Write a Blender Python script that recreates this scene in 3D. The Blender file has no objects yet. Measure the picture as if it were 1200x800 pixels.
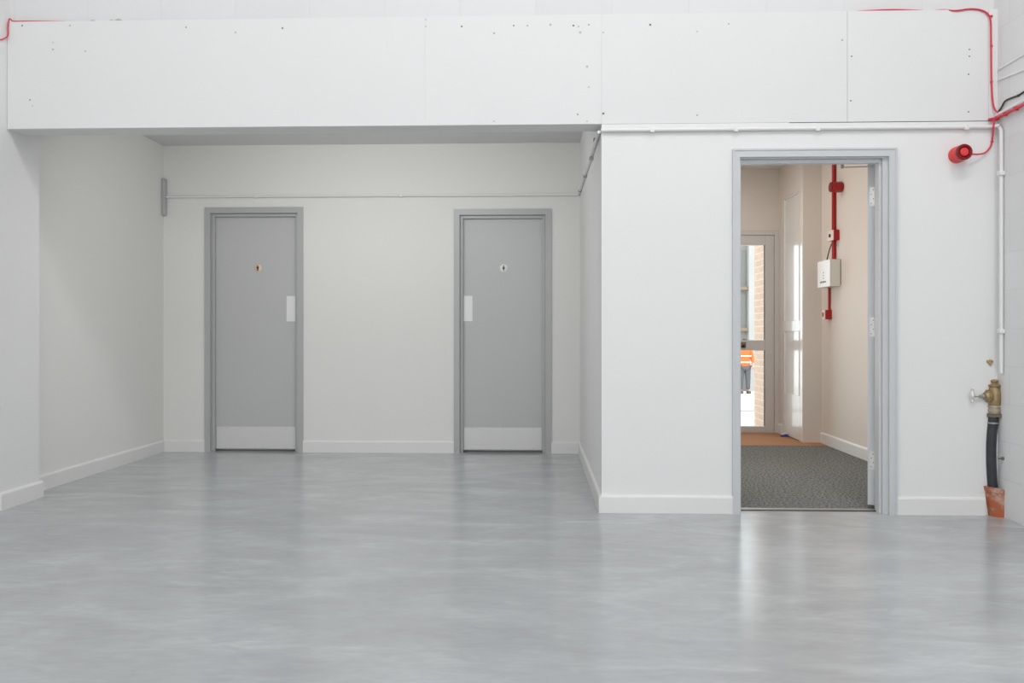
import bpy, bmesh, math, random
from mathutils import Vector, Matrix
random.seed(7)
PI = math.pi
C = bpy.context.scene.collection
scene = bpy.context.scene

# ------------------------------------------------------------------ camera
H = 1.05
F_PX = 900.0
YAW = math.radians(1.78)
cd = bpy.data.cameras.new('camera')
cam = bpy.data.objects.new('camera', cd); C.objects.link(cam)
cam.location = (0, 0, H)
cam.rotation_euler = (PI/2, 0, YAW)
cd.sensor_width = 36; cd.lens = 36*F_PX/1200
cd.shift_y = -10/1200
cd.clip_start = 0.05; cd.clip_end = 300
scene.camera = cam

# ------------------------------------------------------------------ world, lights, exposure
w = bpy.data.worlds.new('sky'); scene.world = w; w.use_nodes = True
bg = w.node_tree.nodes['Background']
bg.inputs[0].default_value = (0.93, 0.97, 1.0, 1); bg.inputs[1].default_value = 3.0

def area(name, loc, rot, sx, sy, power, col=(1, 1, 1)):
    l = bpy.data.lights.new(name, 'AREA'); l.shape = 'RECTANGLE'
    l.size = sx; l.size_y = sy; l.energy = power; l.color = col
    o = bpy.data.objects.new(name, l); C.objects.link(o)
    o.location = loc; o.rotation_euler = rot
    return o
# rooflight in the high hall roof, just in front of the camera: gives the slanting shade under the beam
area('overhead_light', (0.9, 0.35, 6.93), (0, 0, 0), 3.2, 1.0, 112, (1, 0.995, 0.98))
# two added fill lights, tilted sideways to brighten the side walls
area('overhead_light', (-2.3, -0.6, 6.3), (0, math.radians(-52), 0), 1.6, 5.0, 72, (0.99, 0.99, 1))
area('overhead_light', (2.0, -0.6, 6.3), (0, math.radians(52), 0), 1.6, 5.0, 72, (0.99, 0.99, 1))
# big unseen fill behind the camera, added to even out front walls and recess
area('rear_fill', (-0.1, -6.3, 2.3), (PI/2, 0, 0), 5.6, 4.2, 128, (0.98, 0.99, 1))
# added fill hidden up behind the beam, lifts the recess walls
area('recess_fill', (-1.35, 4.85, 2.50), (math.radians(56), 0, 0), 1.9, 0.12, 14, (0.99, 1, 0.97))
# added fill below the corridor ceiling, out of view
area('corridor_fill', (1.7, 7.0, 2.74), (0, 0, 0), 0.8, 1.0, 8, (1, 0.94, 0.87))
# added fill at the corridor's unseen left wall, brightens the lower right wall
area('corridor_side_fill', (1.04, 6.0, 1.35), (0, math.radians(-90), 0), 1.6, 1.6, 13, (1, 0.96, 0.93))

scene.view_settings.view_transform = 'Standard'
scene.view_settings.look = 'None'
scene.view_settings.exposure = 0.0
scene.view_settings.gamma = 1.0
scene.view_settings.use_curve_mapping = False

# ------------------------------------------------------------------ pixel rays onto real planes
def ray(px, py):
    u = (px-600)/F_PX; v = (390-py)/F_PX
    c, s = math.cos(YAW), math.sin(YAW)
    return Vector((u*c - s, u*s + c, v))
def onY(px, py, Y):
    d = ray(px, py); t = Y/d.y
    return Vector((d.x*t, Y, H + d.z*t))
def onX(px, py, X):
    d = ray(px, py); t = X/d.x
    return Vector((X, d.y*t, H + d.z*t))
def onZ(px, py, Z=0.0):
    d = ray(px, py); t = (Z-H)/d.z
    return Vector((d.x*t, d.y*t, Z))

# ------------------------------------------------------------------ materials
def mat(name, col, rough=0.6, metal=0.0, bump=0.0, bscale=200.0, var=0.0, vscale=3.0, spec=0.5, coat=0.0):
    m = bpy.data.materials.new(name); m.use_nodes = True
    nt = m.node_tree; N = nt.nodes; L = nt.links; p = N['Principled BSDF']
    p.inputs['Base Color'].default_value = (*col, 1)
    p.inputs['Roughness'].default_value = rough
    p.inputs['Metallic'].default_value = metal
    p.inputs['Specular IOR Level'].default_value = spec
    p.inputs['Coat Weight'].default_value = coat
    tc = N.new('ShaderNodeTexCoord')
    if bump > 0:
        n = N.new('ShaderNodeTexNoise'); n.inputs['Scale'].default_value = bscale; n.inputs['Detail'].default_value = 4
        b = N.new('ShaderNodeBump'); b.inputs['Strength'].default_value = bump; b.inputs['Distance'].default_value = 0.002
        L.new(tc.outputs['Object'], n.inputs['Vector']); L.new(n.outputs['Fac'], b.inputs['Height'])
        L.new(b.outputs['Normal'], p.inputs['Normal'])
    if var > 0:
        n = N.new('ShaderNodeTexNoise'); n.inputs['Scale'].default_value = vscale; n.inputs['Detail'].default_value = 6
        r = N.new('ShaderNodeMapRange'); r.inputs['To Min'].default_value = 1-var; r.inputs['To Max'].default_value = 1+var
        mx = N.new('ShaderNodeVectorMath'); mx.operation = 'SCALE'; mx.inputs[0].default_value = col
        L.new(tc.outputs['Object'], n.inputs['Vector']); L.new(n.outputs['Fac'], r.inputs['Value'])
        L.new(r.outputs['Result'], mx.inputs['Scale']); L.new(mx.outputs[0], p.inputs['Base Color'])
    return m

def block_mat(name, col, horiz, bw=0.44, bh=0.215, mortar=0.006, strength=0.25, c2=None, mcol=None, dark=0.97):
    """painted blockwork / brickwork; horiz = 'x' or 'y' is the wall's own horizontal axis"""
    m = bpy.data.materials.new(name); m.use_nodes = True
    nt = m.node_tree; N = nt.nodes; L = nt.links; p = N['Principled BSDF']
    p.inputs['Roughness'].default_value = 0.65; p.inputs['Specular IOR Level'].default_value = 0.35
    tc = N.new('ShaderNodeTexCoord'); sp = N.new('ShaderNodeSeparateXYZ'); cb = N.new('ShaderNodeCombineXYZ')
    L.new(tc.outputs['Object'], sp.inputs[0])
    L.new(sp.outputs['X' if horiz == 'x' else 'Y'], cb.inputs['X']); L.new(sp.outputs['Z'], cb.inputs['Y'])
    br = N.new('ShaderNodeTexBrick')
    br.inputs['Scale'].default_value = 1.0
    br.inputs['Brick Width'].default_value = bw; br.inputs['Row Height'].default_value = bh
    br.inputs['Mortar Size'].default_value = mortar; br.inputs['Mortar Smooth'].default_value = 0.4
    c2 = c2 or tuple(x*dark for x in col); mcol = mcol or tuple(x*0.95 for x in col)
    br.inputs['Color1'].default_value = (*col, 1); br.inputs['Color2'].default_value = (*c2, 1)
    br.inputs['Mortar'].default_value = (*mcol, 1)
    L.new(cb.outputs[0], br.inputs['Vector']); L.new(br.outputs['Color'], p.inputs['Base Color'])
    n = N.new('ShaderNodeTexNoise'); n.inputs['Scale'].default_value = 60; n.inputs['Detail'].default_value = 5
    L.new(tc.outputs['Object'], n.inputs['Vector'])
    mm = N.new('ShaderNodeMath'); mm.operation = 'MULTIPLY_ADD'; mm.inputs[1].default_value = -1.2
    L.new(br.outputs['Fac'], mm.inputs[0]); L.new(n.outputs['Fac'], mm.inputs[2])
    b = N.new('ShaderNodeBump'); b.inputs['Strength'].default_value = strength; b.inputs['Distance'].default_value = 0.003
    L.new(mm.outputs[0], b.inputs['Height']); L.new(b.outputs['Normal'], p.inputs['Normal'])
    return m

M = {}
M['wall'] = mat('white_wall_paint', (0.83, 0.83, 0.828), 0.6, bump=0.12, bscale=90, var=0.012, vscale=1.5, spec=0.3)
M['alcove'] = mat('alcove_wall_paint', (0.83, 0.818, 0.80), 0.6, bump=0.12, bscale=90, var=0.012, vscale=1.5, spec=0.3)
M['board'] = mat('painted_board', (0.785, 0.787, 0.787), 0.55, bump=0.08, bscale=60, var=0.012, vscale=2, spec=0.3)
M['block_x'] = block_mat('painted_blockwork', (0.76, 0.765, 0.77), 'x', bw=0.45, bh=0.2238, mortar=0.004, strength=0.18)
M['block_y'] = block_mat('painted_blockwork_side', (0.81, 0.812, 0.815), 'y', strength=0.15)
M['skirt'] = mat('white_gloss_skirting', (0.82, 0.82, 0.81), 0.35, bump=0.03, bscale=40, spec=0.5)
M['ceil'] = mat('ceiling_paint', (0.74, 0.74, 0.73), 0.7, bump=0.05, bscale=60)
M['mark'] = mat('screw_mark', (0.16, 0.15, 0.14), 0.8)
M['mark_soft'] = mat('filled_mark', (0.5, 0.5, 0.49), 0.8)
M['gap'] = mat('dark_joint', (0.07, 0.07, 0.07), 0.9)
M['greyframe'] = mat('grey_frame_paint', (0.475, 0.48, 0.482), 0.35, bump=0.03, bscale=50, var=0.01)
M['greydoor'] = mat('grey_door_paint', (0.55, 0.552, 0.555), 0.42, bump=0.03, bscale=50, var=0.015, vscale=2)
M['openframe'] = mat('pale_grey_frame_paint', (0.62, 0.64, 0.655), 0.35, bump=0.03, bscale=50, var=0.01)
M['kick'] = mat('brushed_aluminium', (0.74, 0.74, 0.735), 0.42, metal=0.1, bump=0.05, bscale=120, var=0.04, vscale=8)
M['plate'] = mat('white_push_plate', (0.86, 0.86, 0.86), 0.3)
M['steel'] = mat('brushed_steel', (0.75, 0.74, 0.70), 0.3, metal=0.6, bump=0.05, bscale=100)
M['gold'] = mat('gold_sign', (0.72, 0.58, 0.42), 0.4, metal=0.3)
M['signwhite'] = mat('sign_white', (0.88, 0.85, 0.81), 0.4)
M['black'] = mat('black_plastic', (0.02, 0.02, 0.022), 0.45)
M['red'] = mat('red_plastic', (0.62, 0.025, 0.03), 0.35)
M['redbright'] = mat('red_lens', (0.78, 0.055, 0.055), 0.3)
M['redcable'] = mat('red_cable', (0.72, 0.03, 0.07), 0.45)
M['redpipe'] = mat('red_conduit', (0.42, 0.004, 0.006), 0.3)
M['conduit'] = mat('white_painted_conduit', (0.82, 0.82, 0.815), 0.4)
M['brass'] = mat('weathered_brass', (0.36, 0.265, 0.14), 0.42, metal=0.6, bump=0.4, bscale=70, var=0.35, vscale=25)
M['brasspale'] = mat('pale_limed_brass', (0.46, 0.41, 0.33), 0.5, metal=0.5, bump=0.4, bscale=70, var=0.25, vscale=40)
M['bronze'] = mat('dark_bronze_nut', (0.24, 0.20, 0.15), 0.45, metal=0.7, bump=0.3, bscale=60, var=0.2, vscale=30)
M['hose'] = mat('black_water_pipe', (0.035, 0.038, 0.045), 0.5, bump=0.3, bscale=60, var=0.5, vscale=20)
M['galv'] = mat('galvanised_steel', (0.42, 0.41, 0.39), 0.45, metal=0.8, bump=0.2, bscale=90)
M['foam'] = mat('yellow_foam', (0.42, 0.33, 0.16), 0.8, bump=0.5, bscale=100, var=0.3, vscale=60)
M['cement'] = mat('cement_crumbs', (0.48, 0.42, 0.38), 0.9, bump=0.8, bscale=80, var=0.4, vscale=40)
M['boxwhite'] = mat('white_enclosure', (0.84, 0.85, 0.85), 0.35)
M['boxcream'] = mat('cream_enclosure', (0.78, 0.76, 0.70), 0.4)
M['pinkwhite'] = mat('pale_cover', (0.86, 0.74, 0.70), 0.4)
M['ubeige'] = mat('beige_corridor_paint', (0.76, 0.70, 0.64), 0.6, bump=0.08, bscale=80, var=0.012, spec=0.3)
M['upvc'] = mat('grey_white_frame', (0.66, 0.64, 0.62), 0.35)
M['glosswhite'] = mat('gloss_white_door', (0.86, 0.85, 0.83), 0.25, coat=0.6)
M['panel'] = mat('gloss_white_panel', (0.87, 0.85, 0.82), 0.27, coat=1.0)
M['ringred'] = mat('dark_red_plastic', (0.22, 0.004, 0.01), 0.35)
M['render_pale'] = mat('pale_grey_render', (0.42, 0.415, 0.40), 0.9, bump=0.3, bscale=10, var=0.08, vscale=1)
M['mat_orange'] = mat('orange_coir_mat', (0.47, 0.23, 0.11), 0.95, bump=1.0, bscale=150, var=0.3, vscale=60)
M['blue'] = mat('blue_rubber', (0.03, 0.03, 0.20), 0.5)
M['concrete'] = mat('pale_concrete_yard', (0.72, 0.72, 0.71), 0.9, bump=0.3, bscale=20, var=0.05)
M['kerb'] = mat('grey_kerb', (0.42, 0.42, 0.42), 0.9, bump=0.3, bscale=30)
M['render'] = mat('grey_render', (0.24, 0.235, 0.215), 0.9, bump=0.3, bscale=10, var=0.1, vscale=1)
M['darkwin'] = mat('dark_window', (0.16, 0.16, 0.15), 0.2)
M['sill'] = mat('brown_sill', (0.25, 0.18, 0.12), 0.7)
M['brick'] = block_mat('pale_brick', (0.50, 0.35, 0.26), 'y', bw=0.225, bh=0.075, mortar=0.008, strength=0.6,
                       c2=(0.47, 0.32, 0.235), mcol=(0.55, 0.46, 0.38))
M['hivis'] = mat('orange_hivis_fabric', (0.92, 0.17, 0.03), 0.8, bump=0.4, bscale=20)
M['reflect'] = mat('silver_reflective_tape', (0.85, 0.84, 0.80), 0.4)
M['shorts'] = mat('dark_grey_cloth', (0.11, 0.11, 0.12), 0.9, bump=0.3, bscale=25)
M['skin'] = mat('skin', (0.52, 0.33, 0.25), 0.6)
M['hair'] = mat('dark_hair', (0.05, 0.035, 0.025), 0.8)
M['boot'] = mat('boot_leather', (0.12, 0.09, 0.07), 0.6)

# terracotta: splashes of pale cement over orange clay
def terracotta():
    m = mat('terracotta_clay', (0.6, 0.2, 0.1), 0.7, bump=0.5, bscale=60)
    nt = m.node_tree; N = nt.nodes; L = nt.links; p = N['Principled BSDF']
    tc = N.new('ShaderNodeTexCoord')
    n = N.new('ShaderNodeTexNoise'); n.inputs['Scale'].default_value = 14; n.inputs['Detail'].default_value = 8
    n.inputs['Roughness'].default_value = 0.65
    r = N.new('ShaderNodeValToRGB')
    e = r.color_ramp.elements
    e[0].position = 0.38; e[0].color = (0.50, 0.11, 0.035, 1)
    e[1].position = 0.72; e[1].color = (0.62, 0.50, 0.42, 1)
    k = e.new(0.52); k.color = (0.42, 0.14, 0.07, 1)
    L.new(tc.outputs['Object'], n.inputs['Vector']); L.new(n.outputs['Fac'], r.inputs['Fac'])
    L.new(r.outputs['Color'], p.inputs['Base Color'])
    return m
M['terra'] = terracotta()

def floor_mat():
    m = bpy.data.materials.new('grey_epoxy_floor'); m.use_nodes = True
    nt = m.node_tree; N = nt.nodes; L = nt.links; p = N['Principled BSDF']
    tc = N.new('ShaderNodeTexCoord')
    def noise(scale, sx, sy, det=6, dist=0.0, rot=0.0):
        mp = N.new('ShaderNodeMapping'); mp.inputs['Scale'].default_value = (sx, sy, 1); mp.inputs['Rotation'].default_value = (0, 0, rot)
        n = N.new('ShaderNodeTexNoise'); n.inputs['Scale'].default_value = scale; n.inputs['Detail'].default_value = det
        n.inputs['Distortion'].default_value = dist
        L.new(tc.outputs['Object'], mp.inputs['Vector']); L.new(mp.outputs[0], n.inputs['Vector'])
        return n.outputs['Fac']
    big = noise(0.9, 1, 1, 5, 0.6)
    streak = noise(2.2, 0.7, 1.7, 9, 1.2, 0.35)
    fine = noise(9, 0.5, 1.6, 7, 1.5, -0.2)
    a = N.new('ShaderNodeMix'); a.data_type = 'FLOAT'; a.inputs[0].default_value = 0.5
    L.new(big, a.inputs[2]); L.new(streak, a.inputs[3])
    r = N.new('ShaderNodeValToRGB'); e = r.color_ramp.elements
    e[0].position = 0.36; e[0].color = (0.380, 0.393, 0.405, 1)
    e[1].position = 0.64; e[1].color = (0.458, 0.475, 0.490, 1)
    L.new(a.outputs[0], r.inputs['Fac'])
    # pale scuffs
    s = N.new('ShaderNodeMapRange'); s.inputs['From Min'].default_value = 0.46; s.inputs['From Max'].default_value = 0.80
    s.inputs['To Max'].default_value = 0.36
    L.new(streak, s.inputs['Value'])
    f2 = N.new('ShaderNodeMapRange'); f2.inputs['From Min'].default_value = 0.42; f2.inputs['From Max'].default_value = 0.62
    L.new(fine, f2.inputs['Value'])
    mu = N.new('ShaderNodeMath'); mu.operation = 'MULTIPLY'; L.new(s.outputs[0], mu.inputs[0]); L.new(f2.outputs[0], mu.inputs[1])
    mx = N.new('ShaderNodeMix'); mx.data_type = 'RGBA'; mx.inputs[7].default_value = (0.68, 0.69, 0.695, 1)
    L.new(mu.outputs[0], mx.inputs[0]); L.new(r.outputs['Color'], mx.inputs[6])
    mot = noise(14, 0.7, 2.0, 8, 0.9, 0.25)
    mr = N.new('ShaderNodeMapRange'); mr.inputs['From Min'].default_value = 0.3; mr.inputs['From Max'].default_value = 0.7
    mr.inputs['To Min'].default_value = 0.955; mr.inputs['To Max'].default_value = 1.045
    L.new(mot, mr.inputs['Value'])
    sc = N.new('ShaderNodeVectorMath'); sc.operation = 'SCALE'
    L.new(mx.outputs[2], sc.inputs[0]); L.new(mr.outputs[0], sc.inputs['Scale'])
    L.new(sc.outputs[0], p.inputs['Base Color'])
    rr = N.new('ShaderNodeMapRange'); rr.inputs['To Min'].default_value = 0.10; rr.inputs['To Max'].default_value = 0.26
    L.new(streak, rr.inputs['Value']); L.new(rr.outputs[0], p.inputs['Roughness'])
    b = N.new('ShaderNodeBump'); b.inputs['Strength'].default_value = 0.10; b.inputs['Distance'].default_value = 0.01
    L.new(streak, b.inputs['Height']); L.new(b.outputs['Normal'], p.inputs['Normal'])
    p.inputs['Specular IOR Level'].default_value = 0.40
    return m
M['floor'] = floor_mat()

def carpet_mat():
    m = bpy.data.materials.new('grey_fleck_carpet'); m.use_nodes = True
    nt = m.node_tree; N = nt.nodes; L = nt.links; p = N['Principled BSDF']
    p.inputs['Roughness'].default_value = 1.0; p.inputs['Specular IOR Level'].default_value = 0.1
    tc = N.new('ShaderNodeTexCoord')
    n = N.new('ShaderNodeTexNoise'); n.inputs['Scale'].default_value = 62; n.inputs['Detail'].default_value = 8; n.inputs['Roughness'].default_value = 0.8
    r = N.new('ShaderNodeValToRGB'); e = r.color_ramp.elements
    e[0].position = 0.38; e[0].color = (0.02, 0.024, 0.022, 1)
    e[1].position = 0.64; e[1].color = (0.42, 0.42, 0.40, 1)
    L.new(tc.outputs['Object'], n.inputs['Vector']); L.new(n.outputs['Fac'], r.inputs['Fac'])
    L.new(r.outputs['Color'], p.inputs['Base Color'])
    b = N.new('ShaderNodeBump'); b.inputs['Strength'].default_value = 0.8; b.inputs['Distance'].default_value = 0.004
    L.new(n.outputs['Fac'], b.inputs['Height']); L.new(b.outputs['Normal'], p.inputs['Normal'])
    return m
M['carpet'] = carpet_mat()

def glass_mat():
    m = bpy.data.materials.new('window_glass'); m.use_nodes = True
    nt = m.node_tree; N = nt.nodes; L = nt.links; N.remove(N['Principled BSDF'])
    t = N.new('ShaderNodeBsdfTransparent'); t.inputs[0].default_value = (0.96, 0.975, 0.97, 1)
    g = N.new('ShaderNodeBsdfGlossy'); g.inputs['Roughness'].default_value = 0.02
    f = N.new('ShaderNodeFresnel'); f.inputs['IOR'].default_value = 1.45
    x = N.new('ShaderNodeMixShader')
    L.new(f.outputs[0], x.inputs[0]); L.new(t.outputs[0], x.inputs[1]); L.new(g.outputs[0], x.inputs[2])
    L.new(x.outputs[0], N['Material Output'].inputs['Surface'])
    return m
M['glass'] = glass_mat()

# ------------------------------------------------------------------ mesh helpers
class MB:
    def __init__(self): self.bm = bmesh.new(); self.mats = []; self.cur = 0
    def use(self, m):
        if m not in self.mats: self.mats.append(m)
        self.cur = self.mats.index(m); return self
    def _mark(self, before):
        for f in self.bm.faces:
            if f not in before: f.material_index = self.cur
    def box(self, a, b, bev=0.0, seg=2):
        before = set(self.bm.faces)
        a = Vector(a); b = Vector(b)
        lo = Vector([min(a[i], b[i]) for i in range(3)]); hi = Vector([max(a[i], b[i]) for i in range(3)])
        r = bmesh.ops.create_cube(self.bm, size=1)
        for v in r['verts']:
            v.co = Vector([lo[i] + (v.co[i]+0.5)*(hi[i]-lo[i]) for i in range(3)])
        if bev > 0:
            es = set()
            for v in r['verts']:
                for e in v.link_edges: es.add(e)
            bmesh.ops.bevel(self.bm, geom=list(es), offset=bev, segments=seg, profile=0.5, affect='EDGES')
        self._mark(before); return self
    def ngon_prism(self, pts, direction):
        """pts: list of 3-D points of a planar outline, extruded by the vector direction"""
        before = set(self.bm.faces)
        v1 = [self.bm.verts.new(p) for p in pts]; v2 = [self.bm.verts.new(Vector(p)+Vector(direction)) for p in pts]
        n = len(pts)
        self.bm.faces.new(v1); self.bm.faces.new(list(reversed(v2)))
        for i in range(n): self.bm.faces.new([v1[i], v2[i], v2[(i+1) % n], v1[(i+1) % n]])
        self._mark(before); return self
    def tube(self, pts, r, seg=12, caps=True):
        """swept tube through pts (Vectors); r a float or list"""
        before = set(self.bm.faces)
        pts = [Vector(p) for p in pts]; n = len(pts)
        rs = r if isinstance(r, (list, tuple)) else [r]*n
        T = []
        for i in range(n):
            t = (pts[min(i+1, n-1)] - pts[max(i-1, 0)])
            T.append(t.normalized())
        up = Vector((0, 0, 1)) if abs(T[0].z) < 0.9 else Vector((1, 0, 0))
        nrm = (up - T[0]*up.dot(T[0])).normalized()
        rings = []
        for i in range(n):
            if i: nrm = (nrm - T[i]*nrm.dot(T[i])).normalized()
            bi = T[i].cross(nrm)
            rings.append([self.bm.verts.new(pts[i] + (nrm*math.cos(2*PI*k/seg) + bi*math.sin(2*PI*k/seg))*rs[i]) for k in range(seg)])
        for i in range(n-1):
            for k in range(seg):
                self.bm.faces.new([rings[i][k], rings[i][(k+1) % seg], rings[i+1][(k+1) % seg], rings[i+1][k]])
        if caps:
            self.bm.faces.new(list(reversed(rings[0]))); self.bm.faces.new(rings[-1])
        self._mark(before); return self
    def lathe(self, base, axis, prof, seg=32):
        """prof: list of (distance along axis, radius)"""
        base = Vector(base); axis = Vector(axis).normalized()
        up = Vector((0, 0, 1)) if abs(axis.z) < 0.9 else Vector((1, 0, 0))
        a = (up - axis*up.dot(axis)).normalized(); b = axis.cross(a)
        before = set(self.bm.faces); rings = []
        for h, r in prof:
            rings.append([self.bm.verts.new(base + axis*h + (a*math.cos(2*PI*k/seg) + b*math.sin(2*PI*k/seg))*max(r, 1e-5)) for k in range(seg)])
        for i in range(len(prof)-1):
            for k in range(seg):
                self.bm.faces.new([rings[i][k], rings[i][(k+1) % seg], rings[i+1][(k+1) % seg], rings[i+1][k]])
        self.bm.faces.new(list(reversed(rings[0]))); self.bm.faces.new(rings[-1])
        self._mark(before); return self
    def build(self, name, parent=None, smooth=False, mat=None):
        me = bpy.data.meshes.new(name)
        bmesh.ops.recalc_face_normals(self.bm, faces=self.bm.faces)
        self.bm.to_mesh(me); self.bm.free()
        for m in self.mats: me.materials.append(M[m])
        if smooth:
            me.shade_smooth()
            try: me.set_sharp_from_angle(angle=math.radians(35))
            except Exception: pass
        o = bpy.data.objects.new(name, me); C.objects.link(o)
        if parent is not None: link(o, parent)
        return o
def link(o, parent):
    """children are modelled in world coordinates; keep them there"""
    o.parent = parent
    o.matrix_parent_inverse = Matrix.Translation(parent.location).inverted() if parent.type == 'EMPTY' else Matrix.Identity(4)
def one(m): b = MB(); b.use(m); return b
def struct(o): o['kind'] = 'structure'; return o
def tag(o, label, cat, group=None):
    o['label'] = label; o['category'] = cat
    if group: o['group'] = group
    return o
def empty(name, loc):
    o = bpy.data.objects.new(name, None); o.empty_display_size = 0.1; C.objects.link(o); o.location = loc
    return o
def smooth_path(pts, n=8):
    """Catmull-Rom through pts"""
    P = [Vector(p) for p in pts]; P = [P[0]*2-P[1]] + P + [P[-1]*2-P[-2]]
    out = []
    for i in range(1, len(P)-2):
        for k in range(n):
            t = k/n
            out.append(0.5*((2*P[i]) + (-P[i-1]+P[i+1])*t + (2*P[i-1]-5*P[i]+4*P[i+1]-P[i+2])*t*t + (-P[i-1]+3*P[i]-3*P[i+1]+P[i+2])*t**3))
    out.append(P[-2]); return out

# ------------------------------------------------------------------ key planes
F = onZ(703, 600).y                 # face of the front wall
B = onZ(434, 530).y                 # back wall of the recess
XL = onY(8, 148, F).x               # left side wall of the hall
XA = onZ(191, 529).x                # left wall of the recess
XR = onZ(702.5, 599.6).x + 0.012    # right wall of the recess (behind its skirting)
XH = onY(1169, 400, F).x            # right side wall of the hall
ZB = onY(400, 148, F).z             # underside of the beam
ZT = onY(600, 18, F).z              # top of the boarding
ZC = onY(434, 169, B).z             # ceiling of the recess
YP = onX(46, 587, XL).y             # end of the left pier
ZZ = 7.0
YR = -6.5
BT = 0.16                           # beam thickness
XCR = 2.73                          # corridor right wall
XCL = 1.0
YV = onZ(950, 518.8).y              # return wall in corridor
YE = onZ(890, 507).y                # outer door wall
XV = onY(941, 500, YV).x            # vestibule right wall
ZCC = onY(905, 198, YE).z
print('PLANES', F, B, XL, XA, XR, XH, ZB, ZT, ZC, YP, YV, YE, XV, ZCC)

# ------------------------------------------------------------------ doorway measures
dl = onY(867, 400, F).x; dr = onY(1040.5, 400, F).x; dt = onY(900, 184.5, F).z   # opening in the front wall
WT = 0.11                           # front wall thickness

# ------------------------------------------------------------------ structure
b = one('floor'); b.box((XL-0.4, YR-0.1, -0.1), (XH+0.2, F+WT-0.03, 0)); b.box((XL-0.4, F+WT-0.03, -0.1), (XR+0.2, B+0.3, 0))
struct(b.build('floor'))
b = one('wall'); b.box((XL-0.25, YR, 0), (XL, YP, ZZ)); struct(b.build('wall_left'))
b = one('alcove'); b.box((XA-0.15, YP, 0), (XA, B, ZC)); struct(b.build('wall_recess_left'))
b = one('block_y'); b.box((XH, YR, 0), (XH+0.2, F+WT, ZZ)); struct(b.build('wall_right'))
b = one('wall'); b.box((XL-0.4, YR-0.1, 0), (XH+0.2, YR, ZZ)); struct(b.build('wall_rear'))
b = one('ceil'); b.box((XL-0.4, YR-0.1, ZZ), (XH+0.2, F+0.4, ZZ+0.1)); struct(b.build('ceiling'))
b = one('ceil'); b.box((XA-0.15, F+BT, ZC), (XR+0.12, B+0.3, ZC+0.1)); struct(b.build('ceiling_recess'))
# upper blockwork wall set a little behind the boarding
b = one('block_x'); b.box((XL, F+0.035, ZB+0.3), (XH, F+0.3, ZZ)); struct(b.build('wall_upper'))
# beam
ZBR = onY(1000, 143, F).z
b = one('wall'); b.box((XL, F+0.014, ZB), (XR, F+BT, ZT-0.02)); b.box((XL, F+0.0145, ZB+0.001), (XR, F+0.05, ZT-0.02))
struct(b.build('wall_beam'))
# front wall with the doorway
b = one('wall')
b.box((XR, F, 0), (dl-0.0, F+WT, ZBR)); b.box((dr, F, 0), (XH, F+WT, ZBR)); b.box((dl, F, dt), (dr, F+WT, ZBR))
b.box((XR, F+0.016, ZBR), (XH, F+WT, ZT-0.02))
struct(b.build('wall_front'))
b = one('wall'); b.box((XR, F+WT, 0), (XR+0.12, B, ZC)); struct(b.build('wall_recess_right'))

# boarding above: four painted boards with screw marks
xs = [onY(8, 80, F).x+0.002, onY(498, 80, F).x, onY(705, 80, F).x, onY(993, 80, F).x, onY(1158, 80, F).x]
marks = [[(26,30),(62,50),(62,58),(35,117),(82,30),(100,60,),(218,32),(276,38),(38,124),(331,33)],
         [(499,23),(499,31),(541,31),(579,39),(579,142),(602,30),(618,30),(645,29)],
         [(672,30),(678,31),(680,38),(690,29),(688,78),(690,102),(677,134),(688,142)],
         [(707,38),(707,133),(817,37),(817,135),(762,29),(854,28),(987,47)],
         [(998,66),(997,118),(1136,58),(1135,87),(1135,131),(1136,66)]]
allm = [m for L_ in marks for m in L_]
for i in range(4):
    zb = ZB if i < 2 else ZBR
    b = one('board'); gl = 0.0009 if i == 3 else 0.0002; gr = 0.0009 if i == 2 else 0.0002
    b.box((xs[i]+gl, F, zb+0.0012), (xs[i+1]-gr, F+0.0135, ZT), bev=0.0004, seg=1)
    for k, (mx_, my_) in enumerate(allm):
        p = onY(mx_, my_, F)
        if xs[i] < p.x < xs[i+1]-0.01:
            b.use('mark' if k % 3 == 0 or i == 3 else 'mark_soft')
            rr = 0.0045 if i == 3 else random.uniform(0.004, 0.0075)
            b.lathe((p.x, F-0.0004, p.z), (0, 1, 0), [(0, rr), (0.0006, rr)], seg=10)
    struct(b.build('wall_board' if i == 0 else 'wall_board'))
# corner batten to the right of the last board and dark joint under the right-hand boards
b = one('board'); b.box((xs[4]+0.001, F-0.004, ZBR), (XH, F+0.0155, ZT), bev=0.001); struct(b.build('trim_1'))
b = one('gap'); x0 = onY(925, 143, F).x
b.box((x0, F-0.0008, ZBR-0.0022), (XH, F+0.014, ZBR+0.0012)); struct(b.build('trim_2'))
# crumbled mortar in the ledge joint
b = one('cement')
for px, wd, h in [(109, 6, 2.2), (131, 5, 2), (139, 7, 3.2)]:
    p = onY(px, 20, F+0.02)
    pts = [(p.x-wd*.005, F+0.012, ZT), (p.x+wd*.005, F+0.012, ZT), (p.x+wd*.003, F+0.012, ZT+h*.003), (p.x, F+0.012, ZT+h*.005), (p.x-wd*.002, F+0.012, ZT+h*.003)]
    b.ngon_prism(pts, (0, 0.022, 0))
tag(b.build('mortar_crumbs'), 'crumbs of brown mortar lying on the ledge above the boarding', 'debris')['kind'] = 'stuff'

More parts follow.
